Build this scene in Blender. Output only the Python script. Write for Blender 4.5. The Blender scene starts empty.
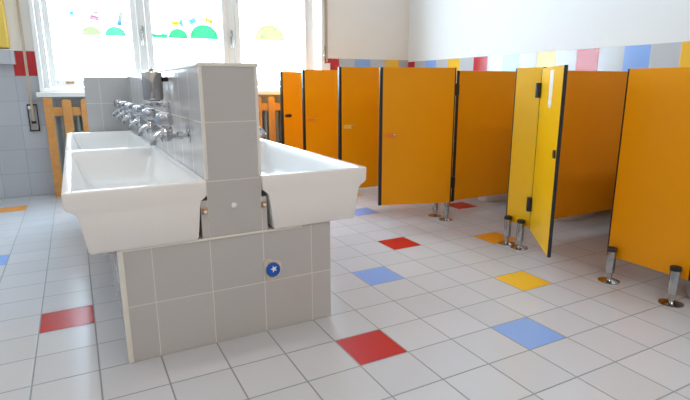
import bpy, bmesh, math, random
from mathutils import Vector, Matrix
random.seed(4)
U = 0.2          # one floor tile = 20 cm; coordinates below are in tiles
C = bpy.context.scene.collection
scene = bpy.context.scene
rad = math.radians

# ------------------------------------------------------------ camera
f_px, yaw, pitch, roll = 503.638, rad(27.914), rad(12.784), rad(-0.171)
fwd = Vector((math.sin(yaw)*math.cos(pitch), math.cos(yaw)*math.cos(pitch), -math.sin(pitch)))
rt = Vector((math.cos(yaw), -math.sin(yaw), 0)); up = rt.cross(fwd)
r2 = math.cos(roll)*rt + math.sin(roll)*up; u2 = -math.sin(roll)*rt + math.cos(roll)*up
cam_d = bpy.data.cameras.new('camera'); cam = bpy.data.objects.new('camera', cam_d); C.objects.link(cam)
cam_d.sensor_width = 36; cam_d.lens = f_px/690*36; cam_d.clip_start = .02
M = Matrix((r2, u2, -fwd)).transposed().to_4x4(); M.translation = Vector((-3.92, -7.84, 4.738))*U
cam.matrix_world = M
scene.camera = cam

# ------------------------------------------------------------ world, lights, exposure
w = bpy.data.worlds.new('sky'); scene.world = w; w.use_nodes = True
bg = w.node_tree.nodes['Background']; bg.inputs[0].default_value = (.68, .83, 1, 1); bg.inputs[1].default_value = 20.0
scene.view_settings.view_transform = 'Standard'; scene.view_settings.look = 'None'
scene.view_settings.exposure = 0.42; scene.view_settings.gamma = 1

def area(name, loc, size, energy, color, rot=(0, 0, 0), portal=False):
    l = bpy.data.lights.new(name, 'AREA'); l.shape = 'RECTANGLE'; l.size = size[0]*U; l.size_y = size[1]*U
    l.energy = energy; l.color = color; l.cycles.is_portal = portal
    o = bpy.data.objects.new(name, l); C.objects.link(o); o.location = Vector(loc)*U; o.rotation_euler = rot
    return o
area('window_portal', (1.6, 18.9, 8), (13.4, 7), 1, (1, 1, 1), (rad(-90), 0, 0), True)
FILL_LAMPS = [(-5, -12, 13.75), (4, -12, 13.75), (-7, 3, 13.75)]  # unseen lamps added as fill: warm at the rear, cool at the left
for lx, ly, lz in FILL_LAMPS:
    area('added_fill_light', (lx, ly, lz-.12), (5.6, .9), 13 if ly < 0 else 7, (1, .80, .62) if ly < 0 else (.9, .95, 1))

# ------------------------------------------------------------ materials
def mat(name, col, rough=.5, metal=0, spec=.5, coat=0, bump=0, bscale=40, var=0):
    m = bpy.data.materials.new(name); m.use_nodes = True; nt = m.node_tree; p = nt.nodes['Principled BSDF']
    p.inputs['Base Color'].default_value = (*col, 1); p.inputs['Roughness'].default_value = rough
    p.inputs['Metallic'].default_value = metal; p.inputs['Specular IOR Level'].default_value = spec
    p.inputs['Coat Weight'].default_value = coat; p.inputs['Coat Roughness'].default_value = .08
    if bump or var:
        n = nt.nodes.new('ShaderNodeTexNoise'); n.inputs['Scale'].default_value = bscale; n.inputs['Detail'].default_value = 4
        g = nt.nodes.new('ShaderNodeNewGeometry'); nt.links.new(g.outputs['Position'], n.inputs['Vector'])
        if bump:
            b = nt.nodes.new('ShaderNodeBump'); b.inputs['Strength'].default_value = bump; b.inputs['Distance'].default_value = .002
            nt.links.new(n.outputs[0], b.inputs['Height']); nt.links.new(b.outputs[0], p.inputs['Normal'])
        if var:
            mx = nt.nodes.new('ShaderNodeMix'); mx.data_type = 'RGBA'
            mx.inputs[6].default_value = (*[c*(1-var) for c in col], 1); mx.inputs[7].default_value = (*[min(1, c*(1+var)) for c in col], 1)
            nt.links.new(n.outputs[0], mx.inputs[0]); nt.links.new(mx.outputs[2], p.inputs['Base Color'])
    return m

GREY = (.50, .51, .535)
RED = (.52, .015, .02); BLUE = (.25, .42, .82); YEL = (.90, .52, .04); ORG = (.86, .33, .02)

def tile_mat(name, base, grout, gw=.02, rough=.2, u0=(0, 0), v0=0, vs=1.0, floor=False, cells=(), rows=None, rowcols=None, var=.05, plaster=None, phase=0):
    """procedural glazed tiles of one U; u runs along the surface, v is height (or Y on the floor)."""
    m = bpy.data.materials.new(name); m.use_nodes = True; nt = m.node_tree; p = nt.nodes['Principled BSDF']; L = nt.links.new
    def mth(op, a, b=None, c=None):
        n = nt.nodes.new('ShaderNodeMath'); n.operation = op
        for i, x in enumerate((a, b, c)):
            if x is None: continue
            if isinstance(x, (int, float)): n.inputs[i].default_value = x
            else: L(x, n.inputs[i])
        return n.outputs[0]
    g = nt.nodes.new('ShaderNodeNewGeometry')
    sp = nt.nodes.new('ShaderNodeSeparateXYZ'); L(g.outputs['Position'], sp.inputs[0])
    sn = nt.nodes.new('ShaderNodeSeparateXYZ'); L(g.outputs['True Normal'], sn.inputs[0])
    if floor:
        u = mth('DIVIDE', sp.outputs[0], U); v = mth('DIVIDE', sp.outputs[1], U)
    else:
        isx = mth('GREATER_THAN', mth('ABSOLUTE', sn.outputs[0]), .5)
        ux = mth('SUBTRACT', mth('DIVIDE', sp.outputs[0], U), u0[0]); uy = mth('SUBTRACT', mth('DIVIDE', sp.outputs[1], U), u0[1])
        u = mth('ADD', mth('MULTIPLY', uy, isx), mth('MULTIPLY', ux, mth('SUBTRACT', 1, isx)))
        v = mth('DIVIDE', mth('SUBTRACT', mth('DIVIDE', sp.outputs[2], U), v0), vs)
    cu, cv = mth('FLOOR', u), mth('FLOOR', v); fu, fv = mth('SUBTRACT', u, cu), mth('SUBTRACT', v, cv)
    du = mth('MINIMUM', fu, mth('SUBTRACT', 1, fu)); dv = mth('MINIMUM', fv, mth('SUBTRACT', 1, fv))
    d = mth('MINIMUM', du, dv)
    gm = mth('LESS_THAN', d, gw/2)
    # colour per cell
    cx = nt.nodes.new('ShaderNodeCombineXYZ'); L(cu, cx.inputs[0]); L(cv, cx.inputs[1])
    wn = nt.nodes.new('ShaderNodeTexWhiteNoise'); wn.noise_dimensions = '2D'; L(cx.outputs[0], wn.inputs['Vector'])
    def mix(fac, a, b):
        n = nt.nodes.new('ShaderNodeMix'); n.data_type = 'RGBA'
        for i, x in ((0, fac), (6, a), (7, b)):
            if isinstance(x, tuple): n.inputs[i].default_value = (*x, 1)
            elif isinstance(x, (int, float)): n.inputs[i].default_value = x
            else: L(x, n.inputs[i])
        return n.outputs[2]
    col = mix(wn.outputs['Value'], tuple(c*(1-var) for c in base), tuple(min(1, c*(1+var)) for c in base))
    for (a, b, cc) in cells:
        e = mth('MULTIPLY', mth('COMPARE', cu, a, .1), mth('COMPARE', cv, b, .1)); col = mix(e, col, cc)
    if rowcols:   # (row index, phase per face, six colours repeating)
        row, seq, sgn = rowcols
        inrow = mth('COMPARE', cv, row, .1)
        k = mth('FLOORED_MODULO', mth('ADD', mth('MULTIPLY', cu, sgn), phase), len(seq))
        for i, cc in enumerate(seq):
            if cc is None: continue
            col = mix(mth('MULTIPLY', inrow, mth('COMPARE', k, i, .1)), col, cc)
    col = mix(gm, col, grout)
    # faint speckle of wear
    nz = nt.nodes.new('ShaderNodeTexNoise'); nz.inputs['Scale'].default_value = 9; nz.inputs['Detail'].default_value = 5
    L(g.outputs['Position'], nz.inputs['Vector'])
    r = mth('ADD', mth('MULTIPLY', nz.outputs[0], .12), rough-.06)
    r = mth('ADD', r, mth('MULTIPLY', gm, .4))
    if plaster:
        pm = mth('GREATER_THAN', cv, plaster[0]-.5); col = mix(pm, col, plaster[1]); r = mth('MAXIMUM', r, mth('MULTIPLY', pm, .85))
    L(col, p.inputs['Base Color']); L(r, p.inputs['Roughness'])
    h = nt.nodes.new('ShaderNodeMapRange'); h.inputs['From Min'].default_value = 0; h.inputs['From Max'].default_value = gw*.9
    L(d, h.inputs['Value'])
    hh = h.outputs[0]
    if plaster: hh = mth('MAXIMUM', hh, pm)
    b = nt.nodes.new('ShaderNodeBump'); b.inputs['Strength'].default_value = .35; b.inputs['Distance'].default_value = .0015
    L(hh, b.inputs['Height']); L(b.outputs[0], p.inputs['Normal'])
    return m

WH = (.80, .80, .81)
M_floor = tile_mat('floor_tiles', (.58, .585, .615), (.25, .27, .27), .027, .22, floor=True, var=.03, cells=[
    (0, -1, RED), (3, -2, BLUE), (5, 0, YEL), (4, 4, RED), (2, 2, BLUE), (7, 3, ORG), (9, 7, RED), (-5, 3, RED),
    (-7, 8, BLUE), (-7, 15, ORG), (5, 8, BLUE), (6, 11, YEL)])
SEQ = [RED, None, BLUE, None, YEL, None]
M_wall_win = tile_mat('wall_tiles_window_side', GREY, (.33, .34, .36), .02, .18, u0=(8.43, 0), vs=1.035, rowcols=(5, SEQ, 1),
                      plaster=(6, (.83, .80, .75)))
M_wall_win_left = tile_mat('wall_tiles_left_of_window', GREY, (.33, .34, .36), .02, .18, u0=(-4.97, 0), vs=1.035, rowcols=(5, [RED, None, BLUE, None, YEL, None], -1),
                      plaster=(6, (.83, .80, .75)), phase=5)
M_wall_right = tile_mat('wall_tiles_right_side', (.52, .53, .55), (.55, .55, .56), .02, .18, u0=(0, 17.305), vs=1.02, rowcols=(5, SEQ, -1),
                        plaster=(6, (.84, .84, .83)))
M_wall_plain = tile_mat('wall_tiles_plain', GREY, (.33, .34, .36), .02, .18, vs=1.035, plaster=(6, (.83, .80, .76)))
M_island = tile_mat('island_tiles', (.52, .51, .505), (.70, .67, .61), .017, .14, vs=1.032, var=.03)
M_plaster = mat('white_plaster', (.82, .81, .79), .9, bump=.1, bscale=60)
M_ceramic = mat('glazed_white_ceramic', (.85, .84, .83), .2)
M_trim = mat('white_tile_trim', (.78, .76, .70), .35)
M_chrome = mat('chrome', (.50, .51, .54), .05, 1)
M_steel = mat('brushed_steel', (.46, .45, .44), .14, 1)
M_orange = mat('orange_laminate', (.87, .34, .002), .36, spec=.25, bump=.03, bscale=200)
M_orange_lit = mat('orange_laminate_lit', (.90, .48, .002), .28, spec=.4, bump=.03, bscale=200)  # same orange laminate, with strong light put into the colour as yellow
M_black = mat('black_plastic', (.012, .012, .014), .35)
M_latch_orange = mat('orange_plastic', (.86, .24, .01), .35)
M_latch_yellow = mat('pale_yellow_plastic', (.85, .55, .12), .4)
M_wood = mat('varnished_pine', (.60, .27, .07), .4, var=.25, bscale=25)
M_frame = mat('white_painted_wood', (.78, .77, .74), .4, var=.03, bscale=30)
M_sill = mat('white_marble_sill', (.80, .79, .76), .25)
M_rad = mat('radiator_enamel', (.42, .47, .44), .35)
M_beige = mat('beige_webbing', (.52, .41, .31), .8, var=.1, bscale=80)
M_blue = mat('blue_plastic', (.01, .10, .50), .3)
M_bluegrey = mat('grey_plastic', (.50, .51, .54), .4)
M_caulk = mat('old_caulk', (.68, .62, .50), .7, var=.2, bscale=120)
M_brass = mat('brass', (.50, .28, .14), .35, .8)
M_yellowcab = mat('yellow_paint', (.84, .58, .10), .45)
M_white = mat('white_plastic', (.86, .86, .85), .3)
M_fill_lampglow = bpy.data.materials.new('fill_lamp_diffuser'); M_fill_lampglow.use_nodes = True
_p = M_fill_lampglow.node_tree.nodes['Principled BSDF']; _p.inputs['Emission Color'].default_value = (1, .88, .74, 1); _p.inputs['Emission Strength'].default_value = 3
M_glass = bpy.data.materials.new('window_glass'); M_glass.use_nodes = True
nt = M_glass.node_tree; nt.nodes.clear(); o_ = nt.nodes.new('ShaderNodeOutputMaterial'); t_ = nt.nodes.new('ShaderNodeBsdfTransparent'); g_ = nt.nodes.new('ShaderNodeBsdfGlossy')
g_.inputs['Roughness'].default_value = .02; t_.inputs[0].default_value = (.96, .98, .97, 1); m_ = nt.nodes.new('ShaderNodeMixShader'); m_.inputs[0].default_value = .05
nt.links.new(t_.outputs[0], m_.inputs[1]); nt.links.new(g_.outputs[0], m_.inputs[2]); nt.links.new(m_.outputs[0], o_.inputs[0])
def film(name, col):
    m = bpy.data.materials.new(name); m.use_nodes = True; nt = m.node_tree; nt.nodes.clear()
    o = nt.nodes.new('ShaderNodeOutputMaterial'); t = nt.nodes.new('ShaderNodeBsdfTransparent'); d = nt.nodes.new('ShaderNodeBsdfDiffuse')
    t.inputs[0].default_value = (*[math.sqrt(c/9) for c in col], 1); d.inputs[0].default_value = (*col, 1)
    x = nt.nodes.new('ShaderNodeMixShader'); x.inputs[0].default_value = .3
    nt.links.new(t.outputs[0], x.inputs[1]); nt.links.new(d.outputs[0], x.inputs[2]); nt.links.new(x.outputs[0], o.inputs[0])
    return m

# ------------------------------------------------------------ mesh helpers (tile units)
def box(bm, x0, x1, y0, y1, z0, z1, bev=0, mtx=None):
    vs = [bm.verts.new(Vector((x, y, z))) for z in (z0, z1) for x, y in ((x0, y0), (x1, y0), (x1, y1), (x0, y1))]
    fs = [(3, 2, 1, 0), (4, 5, 6, 7), (0, 1, 5, 4), (1, 2, 6, 5), (2, 3, 7, 6), (3, 0, 4, 7)]
    faces = [bm.faces.new([vs[i] for i in f]) for f in fs]
    if bev:
        es = list({e for f in faces for e in f.edges})
        r = bmesh.ops.bevel(bm, geom=es, offset=bev, segments=2, profile=.5, affect='EDGES')
        vs = list({v for f in r['faces'] for v in f.verts} | {v for v in vs if v.is_valid})
    if mtx is not None:
        for v in vs: v.co = mtx @ v.co
    return vs
def lathe(bm, prof, n=24, mtx=None, cap=True):
    """prof: list of (r, z) around Z"""
    rings = []
    for r, z in prof:
        rings.append([bm.verts.new(Vector((r*math.cos(2*math.pi*k/n), r*math.sin(2*math.pi*k/n), z))) for k in range(n)])
    for a, b in zip(rings, rings[1:]):
        for k in range(n): bm.faces.new((a[k], a[(k+1) % n], b[(k+1) % n], b[k]))
    if cap: bm.faces.new(rings[0][::-1]); bm.faces.new(rings[-1])
    if mtx is not None:
        for r in rings:
            for v in r: v.co = mtx @ v.co
def tube(bm, pts, rads, n=12):
    pts = [Vector(p) for p in pts]
    if isinstance(rads, (int, float)): rads = [rads]*len(pts)
    rings = []; prev = None
    for i, p in enumerate(pts):
        t = (pts[min(i+1, len(pts)-1)] - pts[max(i-1, 0)]).normalized()
        if prev is None: a = t.orthogonal().normalized()
        else: a = (prev - t*prev.dot(t)).normalized()
        prev = a; b = t.cross(a)
        rings.append([bm.verts.new(p + rads[i]*(math.cos(2*math.pi*k/n)*a + math.sin(2*math.pi*k/n)*b)) for k in range(n)])
    for a, b in zip(rings, rings[1:]):
        for k in range(n): bm.faces.new((a[k], a[(k+1) % n], b[(k+1) % n], b[k]))
    bm.faces.new(rings[0][::-1]); bm.faces.new(rings[-1])
def prism(bm, poly, y0, y1):
    """poly in XZ, extruded along Y"""
    a = [bm.verts.new(Vector((x, y0, z))) for x, z in poly]; b = [bm.verts.new(Vector((x, y1, z))) for x, z in poly]
    n = len(poly); bm.faces.new(a); bm.faces.new(b[::-1])
    for k in range(n): bm.faces.new((a[k], b[k], b[(k+1) % n], a[(k+1) % n]))
def obj(name, bm, m, parent=None, smooth=False, bevel=0):
    for v in bm.verts: v.co *= U
    bmesh.ops.recalc_face_normals(bm, faces=bm.faces[:])
    me = bpy.data.meshes.new(name); bm.to_mesh(me); bm.free(); me.materials.append(m)
    if smooth:
        for p in me.polygons: p.use_smooth = True
        me.set_sharp_from_angle(angle=rad(38))
    o = bpy.data.objects.new(name, me); C.objects.link(o)
    if parent is not None: o.parent = parent
    if bevel:
        b = o.modifiers.new('bevel', 'BEVEL'); b.width = bevel*U; b.segments = 3; b.limit_method = 'ANGLE'; b.angle_limit = rad(35)
    return o
def B(*args, **k):
    bm = bmesh.new(); box(bm, *args, **k); return bm
def tag(o, label, cat, group=None):
    o['label'] = label; o['category'] = cat
    if group: o['group'] = group
    return o
def thing(name, label, cat, loc=(0, 0, 0), rz=0, group=None):
    o = bpy.data.objects.new(name, None); C.objects.link(o); o.empty_display_size = .05
    o.location = Vector(loc)*U; o.rotation_euler = (0, 0, rz)
    return tag(o, label, cat, group)
def struct(o): o['kind'] = 'structure'; return o
def copy_tree(o, parent=None):
    c = o.copy(); C.objects.link(c); c.parent = parent
    for ch in o.children[:]: copy_tree(ch, c)
    return c

# ------------------------------------------------------------ the setting
XL, XR, YB, YF, ZC = -12.0, 14.08, -18.0, 18.0, 14.0
WX0, WX1, WZ0, WZ1 = -5.0, 8.3, 4.6, 11.4
struct(obj('floor', B(XL-1, XR+1, YB-1, YF+1, -.5, 0), M_floor))
struct(obj('ceiling', B(XL-1, XR+1, YB-1, YF+1, ZC, ZC+.5), M_plaster))
def holed(x0, x1, z0, z1, hx0, hx1, hz0, hz1, y0, y1):
    bm = bmesh.new()
    def q(a, b, c, d):
        box(bm, a, b, y0, y1, c, d)
    q(x0, hx0, z0, z1); q(hx1, x1, z0, z1); q(hx0, hx1, z0, hz0); q(hx0, hx1, hz1, z1)
    return bm
wb = struct(obj('wall_back', holed(XL-1, XR+1, 0, ZC, WX0, WX1, WZ0-.1, WZ1, YF, YF+.9), M_wall_win))
wb.data.materials.append(M_wall_win_left)
for p in wb.data.polygons:
    if p.center.x < WX0*U+.001: p.material_index = 1
struct(obj('wall_right', B(XR, XR+.9, YB, YF, 0, ZC), M_wall_right))
struct(obj('wall_left', B(XL-.9, XL, YB, YF, 0, ZC), M_wall_plain))
struct(obj('wall_front', B(XL, XR, YB-.9, YB, 0, ZC), M_wall_plain))

# window with three casements
win = struct(bpy.data.objects.new('window_1', None)); C.objects.link(win); win.location = Vector((1.6, 18.2, WZ0))*U
def wl(x): return x-1.6
def wz(z): return z-WZ0
def frame_bm(x0, x1, z0, z1, y0, y1, wd, wb=None):
    wb = wb or wd; bm = bmesh.new()
    box(bm, x0, x0+wd, y0, y1, z0, z1); box(bm, x1-wd, x1, y0, y1, z0, z1)
    box(bm, x0+wd, x1-wd, y0, y1, z0, z0+wb); box(bm, x0+wd, x1-wd, y0, y1, z1-wd, z1)
    return bm
bm = frame_bm(wl(WX0), wl(8.0), wz(WZ0-.1), wz(WZ1), 0, .5, .28, .2)
box(bm, wl(-.92), wl(-.58), 0, .5, .1, WZ1-WZ0-.28); box(bm, wl(3.28), wl(3.62), 0, .5, .1, WZ1-WZ0-.28)
obj('window_frame', bm, M_frame, win, bevel=.02)
obj('window_casing', frame_bm(wl(-5.12), wl(8.42), wz(4.5), wz(11.6), -.42, 0.0, .17), M_white, win, bevel=.02)
for (a, b) in ((-4.72, -.92), (-.58, 3.28), (3.62, 7.72)):
    s = obj('sash', frame_bm(wl(a+.02), wl(b-.02), wz(4.72), wz(WZ1-.28), -.08, .22, .26, .3), M_frame, win, bevel=.03)
    obj('pane', B(wl(a+.28), wl(b-.28), .06, .09, wz(5.02), wz(WZ1-.54)), M_glass, s)
for x in (-.75, 3.45):
    bm = bmesh.new(); box(bm, wl(x)-.07, wl(x)+.07, -.12, -.08, wz(6.75), wz(7.45), bev=.02)
    tube(bm, [(wl(x), -.1, wz(7.1)), (wl(x), -.28, wz(7.1)), (wl(x)-.02, -.3, wz(6.95)), (wl(x)-.05, -.3, wz(6.6))], .045)
    obj('window_handle', bm, M_steel, win, True)
obj('window_latch', B(wl(-4.1), wl(-3.78), -.12, -.08, wz(4.86), wz(4.95)), M_brass, win)
sill = obj('window_sill', B(wl(-5.25), wl(8.6), -.95, -.2+.15, wz(4.3), wz(4.5)), M_sill, win, bevel=.03)
# housings for the unseen ceiling lamps added as fill light (above the frame)
for i, (lx, ly, lz) in enumerate(FILL_LAMPS):
    t = thing('added_fill_lamp', 'long white ceiling lamp added out of view as fill light', 'lamp', (lx, ly, lz), group='unseen fill lamps added above the washroom')
    obj('housing', B(-3, 3, -.6, .6, .06, .25), M_white, t)
    obj('diffuser', B(-2.9, 2.9, -.5, .5, -.04, .06), M_fill_lampglow, t)

# ------------------------------------------------------------ washing island
X0, X1 = -3.5, .42; YE = 13.4
isl = thing('washing_island', 'grey tiled masonry washing island with tall spine wall and white edging, in the room centre', 'wash stand', (0, 0, 0))
obj('base', B(X0, X1, 1, YE, 0, 2.06), M_island, isl)
bm = bmesh.new(); box(bm, -2, -1, 1, YE, 2.06, 5.08); box(bm, -2.12, -2, 1.01, YE, 2.06, 2.76); box(bm, -1, -.9, 1.01, YE, 2.06, 2.72)
obj('spine_wall', bm, M_island, isl)
bm = bmesh.new(); box(bm, -3.5, -2.0, 13.1, YE, 2.06, 5.08); box(bm, -1.0, .35, 13.1, YE, 2.06, 5.08)
obj('end_wall', bm, M_island, isl)
bm = bmesh.new()
box(bm, -2.015, -1.955, .98, 1.04, 3.13, 5.1); box(bm, -1.045, -.985, .98, 1.04, 3.13, 5.1); box(bm, -2.03, -.97, .97, 1.05, 5.06, 5.13)
box(bm, -2.03, -1.95, 1.05, YE, 5.06, 5.12); box(bm, -1.05, -.97, 1.05, YE, 5.06, 5.12)
obj('spine_edging', bm, M_trim, isl, bevel=.02)
bm = bmesh.new(); box(bm, X0-.04, X0+.05, .965, 1.04, .0, 2.06)
box(bm, -3.95+.45, -.2, .97, 1.0, 2.03, 2.075)
obj('base_edging', bm, M_trim, isl, bevel=.015)
bm = bmesh.new(); lathe(bm, [(.055, 0), (.05, .03), (.02, .045)], 16, Matrix.Translation((-1.53, 1.0, 2.62)) @ Matrix.Rotation(rad(90), 4, 'X'))
obj('screw_cover', bm, M_white, isl, True)
# blue valve cap with old caulk around it
v = thing('valve_cap', 'round blue valve cap set in cream caulk on the front of the tiled island', 'valve cap', (-.84, 1.0, 1.27))
bm = bmesh.new(); pts = []
for k in range(20):
    a = 2*math.pi*k/20; r = .19+.025*math.sin(3*a+1)+random.uniform(-.01, .01); r *= 1/max(abs(math.cos(a)), abs(math.sin(a)))**.6
    pts.append((r*math.cos(a)*.9, r*math.sin(a)*1.05))
prism(bm, pts, -.02, 0); obj('caulk_patch', bm, M_caulk, v)
bm = bmesh.new(); lathe(bm, [(.14, 0), (.14, .05), (.125, .065), (.06, .072)], 24, Matrix.Translation((0, -.02, 0)) @ Matrix.Rotation(rad(90), 4, 'X')); obj('cap', bm, M_blue, v, True)
bm = bmesh.new(); pts = [(.07*math.cos(a)*(1 if i % 2 else .45), .07*math.sin(a)*(1 if i % 2 else .45)+.03) for i, a in enumerate([2*math.pi*k/10 for k in range(10)])]
prism(bm, pts, -.102, -.088); obj('star_mark', bm, M_white, v)
# small fixing screws in the notches beside the pillar
for x, lab in ((-2.06, 'small brass fixing bracket in the gap beside the left basin'), (-.965, 'small brass fixing bracket in the gap beside the right basin')):
    t = thing('fixing_bracket', lab, 'bracket', (x, 1.0, 2.57))
    bm = bmesh.new(); box(bm, -.045, .045, -.025, 0.01, -.05, .06, bev=.01); obj('plate', bm, M_brass, t)
    bm = bmesh.new(); lathe(bm, [(.03, 0), (.03, .03), (.015, .04)], 12, Matrix.Translation((0.005, -.025, 0)) @ Matrix.Rotation(rad(90), 4, 'X')); obj('bolt', bm, M_white, t, True)
# drain pipe under the left basin
bm = bmesh.new(); tube(bm, [(-3.72, 2.6, 2.1), (-3.72, 2.6, 1.75), (-3.7, 2.62, 1.6), (-3.48, 2.75, 1.5)], .04, 12)
tag(obj('drain_pipe', bm, M_white, None, True), 'thin white drain pipe below the front left basin beside the island base', 'pipe')

def rring(x0, x1, y0, y1, z, r, n=5):
    out = []
    for cx, cy, a0 in ((x1-r, y0+r, -90), (x1-r, y1-r, 0), (x0+r, y1-r, 90), (x0+r, y0+r, 180)):
        for k in range(n+1):
            a = rad(a0+90*k/n); out.append((cx+r*math.cos(a), cy+r*math.sin(a), z))
    return out
def make_sink(label, loc, mir):
    """trough basin; local x: 0 at the spine, + away from it; y 0..L; z 0 = base top"""
    L_ = 5.92; W_ = 2.2
    t = thing('trough_basin', label, 'basin', loc, 0, 'white ceramic trough basins on the tiled island')
    R = []
    def add(x0, x1, y0, y1, z, r):
        ring = rring(x0, x1, y0, y1, z, r)
        R.append([(mir*x, y, zz) for x, y, zz in ring])
    add(.22, 1.93, .02, 5.80, .02, .03); add(.20, 1.955, 0, 5.82, .05, .03)
    add(.145, 2.035, 0, 5.85, .56, .03); add(.13, 2.06, 0, 5.86, .66, .03); add(.12, 2.10, 0, 5.88, .71, .03); add(.06, 2.19, 0, 5.90, .76, .03)
    add(.01, 2.225, 0, L_, .80, .03); add(.003, 2.235, 0, L_, 1.03, .03); add(.003, 2.23, .01, L_, 1.055, .03); add(.01, 2.215, .025, L_-.02, 1.065, .04)
    add(.13, 2.10, .07, L_-.12, 1.065, .05); add(.14, 2.085, .08, L_-.14, 1.05, .06); add(.17, 2.02, .13, L_-.24, .85, .10); add(.24, 1.9, .20, L_-.46, .50, .18)
    add(.30, 1.8, .30, L_-.6, .33, .3); add(.45, 1.65, .5, L_-.85, .26, .35); add(.9, 1.2, 2.2, 3.2, .22, .12)
    bm = bmesh.new(); rings = [[bm.verts.new(p) for p in r] for r in R]; n = len(rings[0])
    for a, b in zip(rings, rings[1:]):
        for k in range(n): bm.faces.new((a[k], a[(k+1) % n], b[(k+1) % n], b[k]))
    bm.faces.new(rings[0]); bm.faces.new(rings[-1])
    obj('bowl', bm, M_ceramic, t, True)
    bm = bmesh.new(); lathe(bm, [(.13, 0), (.13, .02), (.10, .025), (.07, .01)], 20, Matrix.Translation((mir*1.05, 2.7, .225)))
    obj('drain', bm, M_chrome, t, True)
    return t
make_sink('front left white ceramic trough basin on the grey tiled island, nearest the viewer', (-2.0, .93, 2.06), -1)
make_sink('rear left white ceramic trough basin, behind the front one and before the end wall', (-2.0, 6.88, 2.06), -1)
make_sink('front right white ceramic trough basin facing the orange doors', (-1.0, .93, 2.06), 1)
make_sink('rear right white ceramic trough basin, mostly hidden behind the pillar', (-1.0, 6.88, 2.06), 1)

# taps
def make_tap(label, loc, rz, group):
    """local +x points away from the wall"""
    t = thing('tap', label, 'tap', loc, rz, group)
    RX = Matrix.Rotation(rad(90), 4, 'Y')
    bm = bmesh.new(); lathe(bm, [(.14, 0), (.14, .015), (.12, .035), (.05, .05)], 24, RX); obj('wall_flange', bm, M_chrome, t, True)
    bm = bmesh.new(); lathe(bm, [(.045, .03), (.045, .12), (.075, .125), (.075, .22), (.05, .23), (.05, .3), (.075, .34), (.08, .46), (.07, .52)], 16, RX)
    lathe(bm, [(.085, -.1), (.1, -.04), (.1, .05), (.075, .1), (.06, .16)], 16, Matrix.Translation((.44, 0, 0)))
    obj('body', bm, M_chrome, t, True)
    bm = bmesh.new(); tube(bm, [(.46, 0, .03), (.55, 0, .02), (.62, 0, -.03), (.66, 0, -.08), (.665, 0, -.12)], [.075, .062, .055, .052, .052], 14)
    lathe(bm, [(.06, -.16), (.06, -.1)], 14, Matrix.Translation((.665, 0, 0))); obj('spout', bm, M_chrome, t, True)
    bm = bmesh.new(); rings = []; n = 24
    for z, r0 in ((.17, .09), (.2, .135), (.24, .15), (.36, .15), (.4, .14), (.42, .11)):
        rings.append([bm.verts.new(Vector((.44+(r0+(.012*math.cos(6*2*math.pi*k/n) if .19 < z < .39 else 0))*math.cos(2*math.pi*k/n), (r0+(.012*math.cos(6*2*math.pi*k/n) if .19 < z < .39 else 0))*math.sin(2*math.pi*k/n), z))) for k in range(n)])
    for a, b in zip(rings, rings[1:]):
        for k in range(n): bm.faces.new((a[k], a[(k+1) % n], b[(k+1) % n], b[k]))
    bm.faces.new(rings[0][::-1]); bm.faces.new(rings[-1])
    k_ = obj('knob', bm, M_chrome, t, True)
    bm = bmesh.new(); lathe(bm, [(.1, .42), (.1, .432), (.06, .44)], 20, Matrix.Translation((.44, 0, 0))); obj('knob_cap', bm, M_white, k_, True)
    return t
TL_ = ['nearest chrome tap on the left of the tiled spine wall, closest to the pillar', 'second chrome tap from the pillar on the left of the spine wall',
       'third chrome tap from the pillar on the left, last over the front basin', 'fourth chrome tap from the pillar on the left, first over the rear basin',
       'fifth chrome tap from the pillar on the left of the spine wall', 'farthest chrome tap on the left, next to the end wall']
tap0 = None
for k in range(6):
    y = (2.2, 4.25, 6.35, 8.6, 10.7, 12.75)[k]
    if k == 0: t = tap0 = make_tap(TL_[0], (-2.0, y, 3.82), math.pi, 'chrome taps on the spine wall')
    else:
        t = copy_tree(tap0); t.location = Vector((-2.0, y, 3.82))*U; t['label'] = TL_[k]
t = copy_tree(tap0); t.location = Vector((-1.0, 2.7, 3.82))*U; t.rotation_euler = (0, 0, 0); t['label'] = 'chrome tap peeking out right of the pillar above the right basin'

# soap dispenser
t = thing('soap_dispenser', 'cylindrical stainless steel soap dispenser on the left face of the spine wall above the taps', 'dispenser', (-2.0, 4.22, 4.42))
bm = bmesh.new(); lathe(bm, [(.15, .0), (.2, .03), (.215, .07), (.215, .58), (.205, .62), (.12, .65)], 32, Matrix.Translation((-.33, 0, 0))); obj('tank', bm, M_steel, t, True)
bm = bmesh.new(); lathe(bm, [(.04, .62), (.05, .66), (.02, .69)], 16, Matrix.Translation((-.33, 0, .02))); obj('lid_knob', bm, M_steel, t, True)
bm = bmesh.new(); box(bm, -.16, 0, -.05, .05, .42, .52, bev=.01); obj('bracket', bm, M_black, t)
bm = bmesh.new(); tube(bm, [(-.62, 0, -.09), (0, 0, -.09)], .035); lathe(bm, [(.09, -.07), (.1, .0)], 16, Matrix.Translation((-.33, 0, -.03)))
lathe(bm, [(.07, 0), (.07, .03)], 16, Matrix.Translation((0, 0, -.09)) @ Matrix.Rotation(rad(-90), 4, 'Y')); lathe(bm, [(.055, 0), (.055, .04)], 16, Matrix.Translation((-.1, 0, -.09)) @ Matrix.Rotation(rad(-90), 4, 'Y'))
obj('outlet_bar', bm, M_chrome, t, True)

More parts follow.
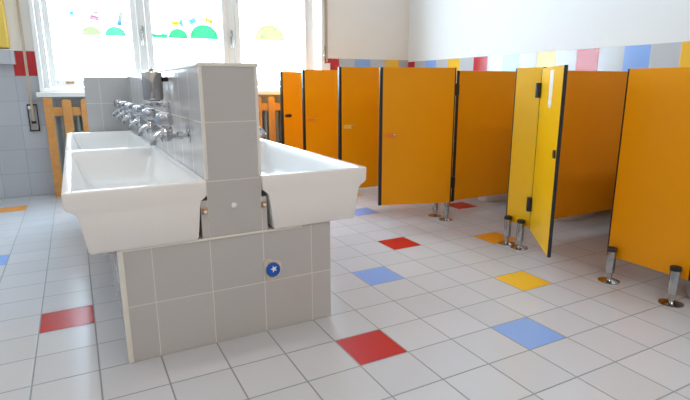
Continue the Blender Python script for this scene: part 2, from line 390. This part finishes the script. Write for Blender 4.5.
# ------------------------------------------------------------ cubicle panels, doors, feet
XP = 7.5; TH = .1
def make_foot(parent, x, y):
    bm = bmesh.new(); lathe(bm, [(.07, .06), (.07, .22), (.105, .24), (.105, .80), (.10, .81)], 20, Matrix.Translation((x, y, 0))); f = obj('foot', bm, M_steel, parent, True)
    bm = bmesh.new(); lathe(bm, [(.25, .0), (.25, .02), (.17, .04), (.08, .08)], 28, Matrix.Translation((x, y, 0))); obj('foot_disc', bm, M_chrome, f, True)
    bm = bmesh.new(); lathe(bm, [(.115, .78), (.12, .82), (.115, .86), (.08, .88)], 20, Matrix.Translation((x, y, 0))); obj('foot_cap', bm, M_black, f, True)
def pilaster(label, y0, y1, z1, z0, m, feet, xp=7.5, fo=-.125):
    t = thing('cubicle_pilaster', label, 'panel', (xp, (y0+y1)/2, 0), group='fixed front panels of the toilet cubicles'); h = (y1-y0)/2
    obj('panel', B(0, TH, -h+.03, h-.03, z0, z1), m, t, bevel=.01)
    for s in (-1, 1): obj('edge_strip', B(-.005, TH+.005, min(s*h, s*(h-.03)), max(s*h, s*(h-.03)), z0, z1), M_black, t)
    for fy in feet: make_foot(t, fo, fy-(y0+y1)/2)
    return t
pilaster('wide orange front panel at the right edge, standing on two chrome feet', -2.26, -.29, 5.1, .58, M_orange, (-2.04, -.54), fo=-.17)
pilaster('narrow orange front panel, coloured yellow for glare, beside the wide open glare-yellow door, on two chrome feet', 2.12, 3.12, 5.22, .68, M_orange_lit, (2.4, 2.9))
pilaster('orange front panel mostly hidden behind the nearest orange open door', 5.9, 7.0, 5.22, .68, M_orange, (6.02, 6.66), xp=7.68)
pilaster('orange front panel hidden behind the second open orange door', 9.35, 10.1, 5.3, .75, M_orange, (9.5, 9.9))
pilaster('orange front panel hidden behind the third open orange door', 12.95, 13.7, 5.3, .75, M_orange, (13.1, 13.5))
pilaster('orange front panel by the window wall, hidden behind the farthest door', 16.6, 17.1, 5.3, .75, M_orange, (16.75, 16.95))
def divider(label, y, z1=5.15, x0=7.61):
    t = thing('cubicle_divider', label, 'panel', (x0, y, 0), group='dividing panels between the toilet cubicles'); L = XR-x0-.02
    obj('panel', B(.03, L, -.05, .05, .68, z1), M_orange, t, bevel=.01)
    obj('edge_strip', B(0, .03, -.053, .053, .68, z1), M_black, t)
    for z in (1.3, 4.5): obj('wall_bracket', B(L-.12, L, .05, .12, z, z+.2), M_steel, t)
divider('orange dividing panel seen to the right of the open glare-yellow door', 2.5)
divider('orange dividing panel seen between the nearest orange door and the narrow glare-yellow panel', 6.05, 5.23, x0=7.8)
divider('orange dividing panel behind the second open orange door', 9.7, 5.2)
divider('orange dividing panel behind the third open orange door', 13.3, 5.2)
divider('dividing panel of the cubicle hidden behind the wide right panel', -1.25, 4.9)
def door(label, hx, hy, ang, L, z0, z1, m, flip, lm, latch_z=3.1, latch_x=.38, hinges=(1.4, 4.6), ew=.035, ht=.05):
    """hinge at local origin, door runs along local +x, outside face on local -y*flip"""
    t = thing('cubicle_door', label, 'door', (hx, hy, 0), ang, 'open doors of the toilet cubicles')
    obj('panel', B(.035, L-ew, -ht, ht, z0, z1), m, t, bevel=.01)
    obj('edge_strip', B(L-ew, L, -ht-.005, ht+.005, z0, z1), M_black, t); obj('edge_strip', B(0, .035, -ht-.005, ht+.005, z0, z1), M_black, t)
    bm = bmesh.new(); xs = L-latch_x
    side = flip if lm is M_black and m is M_orange_lit else -flip
    pr = [(xs+.11*math.cos(a)*1.0+(.09 if math.cos(a) > 0 else -.09), latch_z+.075*math.sin(a)) for a in [2*math.pi*(k+.5)/20 for k in range(20)]]
    if m is M_orange_lit: pr = [(xs+(p[0]-xs)*.45, latch_z+(p[1]-latch_z)*1.3) for p in pr]
    prism(bm, pr, *((-ht-.035, -ht) if side > 0 else (ht, ht+.035))); lt = obj('latch_plate', bm, lm, t, True)
    if lm is M_latch_yellow or lm is M_latch_orange:
        bm = bmesh.new(); lathe(bm, [(.04, 0), (.04, .02), (.02, .03)], 14, Matrix.Translation((xs-.14, -side*(ht+.035), latch_z)) @ Matrix.Rotation(rad(90*side), 4, 'X'))
        obj('latch_knob', bm, M_chrome, lt, True)
    for z in hinges:
        bm = bmesh.new(); s = -flip
        tube(bm, [(-.03, s*.06, z-.2), (-.03, s*.06, z+.2)], .1, 12)
        box(bm, -.02, .12, min(s*.05, s*.1), max(s*.05, s*.1), z-.18, z+.18); box(bm, -.16, -.03, min(0, s*.12), max(0, s*.12), z-.18, z+.18)
        obj('hinge', bm, M_black, t, True)
    return t
pi = math.pi
door('nearest orange cubicle door, swung open, with an orange oval latch plate', 7.58, 5.87, pi-rad(18), 2.63, .68, 5.32, M_orange, 1, M_latch_orange, ew=.1)
door('second orange cubicle door from the front, open, with a pale yellow latch plate', 7.42, 9.3, pi-rad(1), 2.5, .76, 5.42, M_orange, 1, M_latch_yellow, 3.2, ew=.1)
door('third orange cubicle door from the front, open, with an orange latch plate', 7.42, 12.9, pi+rad(3), 2.5, .76, 5.42, M_orange, 1, M_latch_orange, 3.3, ew=.1)
door('farthest orange cubicle door, open, near the window, with a black latch plate', 7.42, 16.4, pi+rad(17), 2.5, .76, 5.42, M_orange, 1, M_black, 3.3, ew=.1)
d = door('orange cubicle door, coloured yellow for glare, standing open towards the viewer beside the narrow panel', 7.42, 2.07, pi+rad(52), 2.5, .66, 5.18, M_orange_lit, 1, M_black, 3.15, .2, ew=.03, ht=.035)
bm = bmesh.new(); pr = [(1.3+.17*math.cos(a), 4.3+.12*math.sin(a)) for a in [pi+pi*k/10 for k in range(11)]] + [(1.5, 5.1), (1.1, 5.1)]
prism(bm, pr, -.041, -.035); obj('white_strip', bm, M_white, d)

# toilets at the right wall
def toilet(label, y):
    t = thing('toilet', label, 'toilet', (XR-.02, y, 0), 0, 'low white toilets in the cubicles')
    def ell(x0, x1, w, z, n=28):
        cx = (x0+x1)/2; a = (x1-x0)/2
        return [(cx+a*math.cos(2*pi*k/n), w*math.sin(2*pi*k/n), z) for k in range(n)]
    def loft(name, R, m, parent):
        bm = bmesh.new(); rings = [[bm.verts.new(p) for p in r] for r in R]; n = len(rings[0])
        for a, b in zip(rings, rings[1:]):
            for k in range(n): bm.faces.new((a[k], a[(k+1) % n], b[(k+1) % n], b[k]))
        bm.faces.new(rings[0]); bm.faces.new(rings[-1]); return obj(name, bm, m, parent, True)
    b = loft('bowl', [ell(-3.3, -.9, .55, 0), ell(-3.35, -.85, .58, .1), ell(-3.2, -.9, .5, .5), ell(-3.5, -.8, .75, 1.1), ell(-3.65, -.75, .88, 1.45), ell(-3.6, -.8, .84, 1.5), ell(-3.35, -1.05, .62, 1.48), ell(-3.1, -1.3, .4, 1.0), ell(-2.6, -1.9, .15, .8)], M_ceramic, t)
    s = loft('seat', [ell(-3.68, -.75, .9, 1.505), ell(-3.7, -.72, .92, 1.56), ell(-3.66, -.76, .88, 1.6), ell(-3.25, -1.1, .55, 1.6), ell(-3.25, -1.1, .55, 1.51)], M_white, t)
    bm = bmesh.new(); box(bm, -.85, -.02, -.95, .95, 1.5, 3.2, bev=.08); c = obj('cistern', bm, M_ceramic, t, True)
    bm = bmesh.new(); lathe(bm, [(.14, 3.2), (.14, 3.25), (.1, 3.27)], 20, Matrix.Translation((-.43, 0, 0))); obj('flush_button', bm, M_chrome, c, True)
toilet('low white toilet seen under the divider right of the nearest orange door', 7.75)
toilet('low white toilet behind the second divider, beyond the open glare-yellow door', 4.25)
toilet('low white toilet behind the wide orange panel on the right', .65)
# round bin beside the right panel
t = thing('waste_bin', 'round light grey bin at the right edge behind the wide orange panel', 'bin', (8.78, -2.8, 0))
bm = bmesh.new(); lathe(bm, [(1.05, 0), (1.1, .05), (1.1, 2.2), (1.12, 2.25), (1.12, 2.35), (1.04, 2.35), (1.0, 2.2), (.92, .12)], 40); obj('drum', bm, M_bluegrey, t, True)
bm = bmesh.new(); lathe(bm, [(1.12, 2.36), (1.13, 2.44), (1.0, 2.52), (.4, 2.62)], 40); l = obj('lid', bm, M_bluegrey, t, True)
bm = bmesh.new(); box(bm, -.25, .25, -.06, .06, 2.6, 2.75, bev=.03); obj('lid_grip', bm, M_black, l)

# ------------------------------------------------------------ radiator and picket guard under the window
rdt = thing('radiator', 'grey green column radiator behind the wooden picket guard under the window', 'radiator', (1.5, 17.72, 0))
bm = bmesh.new()
for k in range(42):
    x = -6.2+k*.3; 
    for yy in (-.12, .08): tube(bm, [(x, yy, .75), (x, yy, 3.55)], .075, 8)
obj('columns', bm, M_rad, rdt, True)
for z in (.78, 3.52):
    bm = bmesh.new(); tube(bm, [(-6.35, -.02, z), (6.25, -.02, z)], .12, 10); obj('header_pipe', bm, M_rad, rdt, True)
for x in (-5.5, 5.5):
    obj('support', B(x-.05, x+.05, .1, .26, 0, 1.0), M_rad, rdt)
g = thing('picket_guard', 'varnished pine picket guard standing in front of the radiator under the window sill', 'fence', (1.5, 17.3, 0))
def picket(x, wd, z0, z1, rnd=True):
    bm = bmesh.new(); h = wd/2
    if rnd: poly = [(x-h, z0), (x+h, z0)] + [(x+h*math.cos(pi*k/10), z1-h*.7+h*.7*math.sin(pi*k/10)) for k in range(11)]
    else: poly = [(x-h, z0), (x+h, z0), (x+h, z1), (x-h, z1)]
    prism(bm, poly, -.1, 0); return bm
obj('post', picket(-4.86-1.5, .34, 0.0, 4.28, False), M_wood, g, bevel=.015)
obj('post', picket(8.2-1.5, .34, 0, 4.28, False), M_wood, g, bevel=.015)
k = 0; x = -4.17
while x < 8.0:
    obj('picket', picket(x-1.5, .36, .45, 4.22), M_wood, g, bevel=.015); x += .713
for z0, z1 in ((.5, .88), (3.5, 3.88)):
    obj('rail', B(-5.02-1.5, 8.35-1.5, 0.002, .07, z0, z1), M_wood, g, bevel=.015)

# ------------------------------------------------------------ roller blind straps and winders
def strap(label, wlabel, x, zt, zb, y=17.93):
    o = obj('blind_strap', B(x-.05, x+.05, y, y+.02, zb, zt), M_beige); tag(o, label, 'strap')
tag(obj('blind_strap', B(-5.55, -5.45, 17.86, 17.88, 3.3, 12.5), M_beige), 'beige roller blind strap hanging left of the window over the red tile', 'strap')
t = thing('strap_winder', 'long slim steel strap winder on the tiled wall left of the window', 'winder', (-5.5, 17.98, 3.4))
bm = bmesh.new()
for s in (-1, 1): box(bm, s*.17-.02, s*.17+.02, -.05, .0, -.5, .55)
box(bm, -.19, .19, -.05, 0, .55, .6); box(bm, -.19, .19, -.05, 0, -.55, -.5); obj('frame', bm, M_black, t)
bm = bmesh.new(); box(bm, -.15, .15, -.045, 0, -.5, -.2, bev=.01); obj('plate', bm, M_steel, t)
bm = bmesh.new(); box(bm, -.09, .09, -.09, -.045, -.22, -.12); obj('clip', bm, M_black, t)
bm = bmesh.new(); box(bm, -.16, -.02, -.07, -.02, .38, .52, bev=.02); obj('roller', bm, M_white, t)
tag(obj('blind_strap', B(8.54, 8.66, 17.86, 17.88, 6.0, 12.5), M_beige), 'beige roller blind strap hanging right of the window above the orange doors', 'strap')
t = thing('strap_winder', 'short steel strap winder with white box right of the window', 'winder', (8.58, 17.97, 5.85))
bm = bmesh.new(); box(bm, -.2, .2, -.16, 0.03, -.32, .1, bev=.02); obj('box', bm, M_white, t)
bm = bmesh.new(); tube(bm, [(-.14, -.12, .08), (-.18, -.2, .5), (-.12, -.12, 1.0)], .055, 8); obj('lever', bm, M_steel, t, True)

# yellow cupboard at the far left
t = thing('wall_cupboard', 'yellow wall cupboard above a grey ledge at the top left', 'cupboard', (-7.4, 17.7, 6.0))
obj('body', B(-1.4, 1.42, -.14, .29, .28, 4.2), M_yellowcab, t, bevel=.02)
obj('door', B(-1.38, 1.40, -.2, -.145, .32, 4.16), M_yellowcab, t, bevel=.02)
obj('ledge', B(-1.5, 1.55, -.2, .29, -.36, .24), M_wall_plain, t, bevel=.02)

# ------------------------------------------------------------ window stickers
F_lime = film('lime_film', (.72, .88, .42)); F_green = film('green_film', (.22, .85, .50)); F_mint = film('mint_film', (.12, .78, .36))
F_yel = film('yellow_film', (.95, .70, .10)); F_blue = film('blue_film', (.30, .70, .95)); F_pink = film('pink_film', (.95, .50, .60)); F_grey = film('grey_film', (.6, .7, .72)); F_lemon = film('pale_lime_film', (.82, .95, .42))
YS = 18.255
def sticker(name, poly, m, label, cat='sticker'):
    bm = bmesh.new(); prism(bm, poly, YS-.006, YS); o = obj(name, bm, m); return tag(o, label, cat, 'coloured window stickers')
def hill(x0, x1, z0, h): return [(x0, z0)] + [((x0+x1)/2-(x1-x0)/2*math.cos(pi*k/16), z0+h*math.sin(pi*k/16)**.9) for k in range(1, 16)] + [(x1, z0)]
sticker('hill_sticker', hill(-3.26, -2.45, 6.95, .42), F_lime, 'lime green half-round hill sticker on the left window pane')
sticker('hill_sticker', hill(-2.33, -1.42, 6.97, .42), F_green, 'green half-round hill sticker by the right edge of the left pane')
sticker('hill_sticker', hill(.42, 1.35, 6.97, .46), F_mint, 'smaller green hill sticker on the middle pane beside the grass')
sticker('hill_sticker', hill(1.42, 2.82, 6.99, .68), F_mint, 'large green hill sticker on the middle window pane')
sticker('hill_sticker', hill(4.68, 6.35, 7.05, .78), F_lemon, 'pale lime hill sticker with blue dots on the right pane')
bm = bmesh.new(); prism(bm, [(-.3, 6.95), (.38, 6.95), (.38, 7.06), (-.3, 7.06)], YS-.006, YS)
for i in range(8):
    x = -.25+.085*i; h = (.2, .28, .12, .22, .14, .36, .2, .3)[i]; prism(bm, [(x-.05, 7.05), (x+.05, 7.05), (x+.035, 7.05+h*.6), (x+(.02 if i % 2 else -.02), 7.05+h), (x-.035, 7.05+h*.6)], YS-.006, YS)
tag(obj('grass_sticker', bm, F_mint), 'jagged green grass tuft sticker on the middle pane', 'sticker', 'coloured window stickers')
def quad(cx, cz, w, h, a):
    h *= 1.5; w *= 1.1; c, s = math.cos(a), math.sin(a); return [(cx+x*c-z*s, cz+x*s+z*c) for x, z in ((-w/2, -h/2), (w/2, -h/2), (w/2, h/2), (-w/2, h/2))]
sticker('train_sticker', quad(.78, 7.66, .34, .14, -.1), F_yel, 'yellow oblong sticker above the smaller green hill')
sticker('square_sticker', quad(1.06, 7.7, .17, .24, .1), F_blue, 'blue square sticker right of the yellow oblong one')
sticker('block_sticker', quad(1.6, 7.8, .36, .18, .5), F_blue, 'tilted pale blue sticker above the large green hill')
sticker('block_sticker', quad(2.4, 7.85, .36, .15, -.3), F_yel, 'pale yellow oblong sticker above the right of the large hill')
for x, z, m, l in ((1.62, 7.52, F_yel, 'tiny yellow dot sticker left above the large hill'), (1.88, 7.68, F_yel, 'tiny yellow dot sticker at the top of the large hill'), (2.26, 7.7, F_pink, 'tiny pink dot sticker at the top right of the large hill'), (2.5, 7.6, F_pink, 'tiny pink dot sticker right above the large hill')):
    sticker('dot_sticker', [(x+.045*math.cos(2*pi*k/12), z+.045*math.sin(2*pi*k/12)) for k in range(12)], m, l)
sticker('striped_sticker', quad(-2.68, 7.72, .36, .16, -.2), F_pink, 'pink striped sticker above the lime hill on the left pane')
sticker('striped_sticker', quad(-2.65, 7.95, .28, .07, -.2), F_pink, 'thin pink stripe sticker, topmost above the lime hill')
sticker('block_sticker', quad(-1.62, 7.75, .18, .34, -.3), F_grey, 'upright grey sticker above the green hill on the left pane')
sticker('square_sticker', quad(-1.68, 7.5, .2, .12, 0), F_blue, 'small blue sticker below the upright grey one')
sticker('square_sticker', quad(-3.55, 7.85, .16, .14, 0), F_blue, 'pale blue square sticker at the left of the left pane')
for x, z in ((5.05, 7.25), (5.78, 7.62)):
    pass
for x, z, l in ((5.08, 7.22, 'blue dot sticker low on the pale lime hill'), (5.78, 7.6, 'blue dot sticker high on the pale lime hill')):
    o = sticker('dot_sticker', [(x+.05*math.cos(2*pi*k/12), z+.05*math.sin(2*pi*k/12)) for k in range(12)], F_blue, l); o.location.y -= .0015
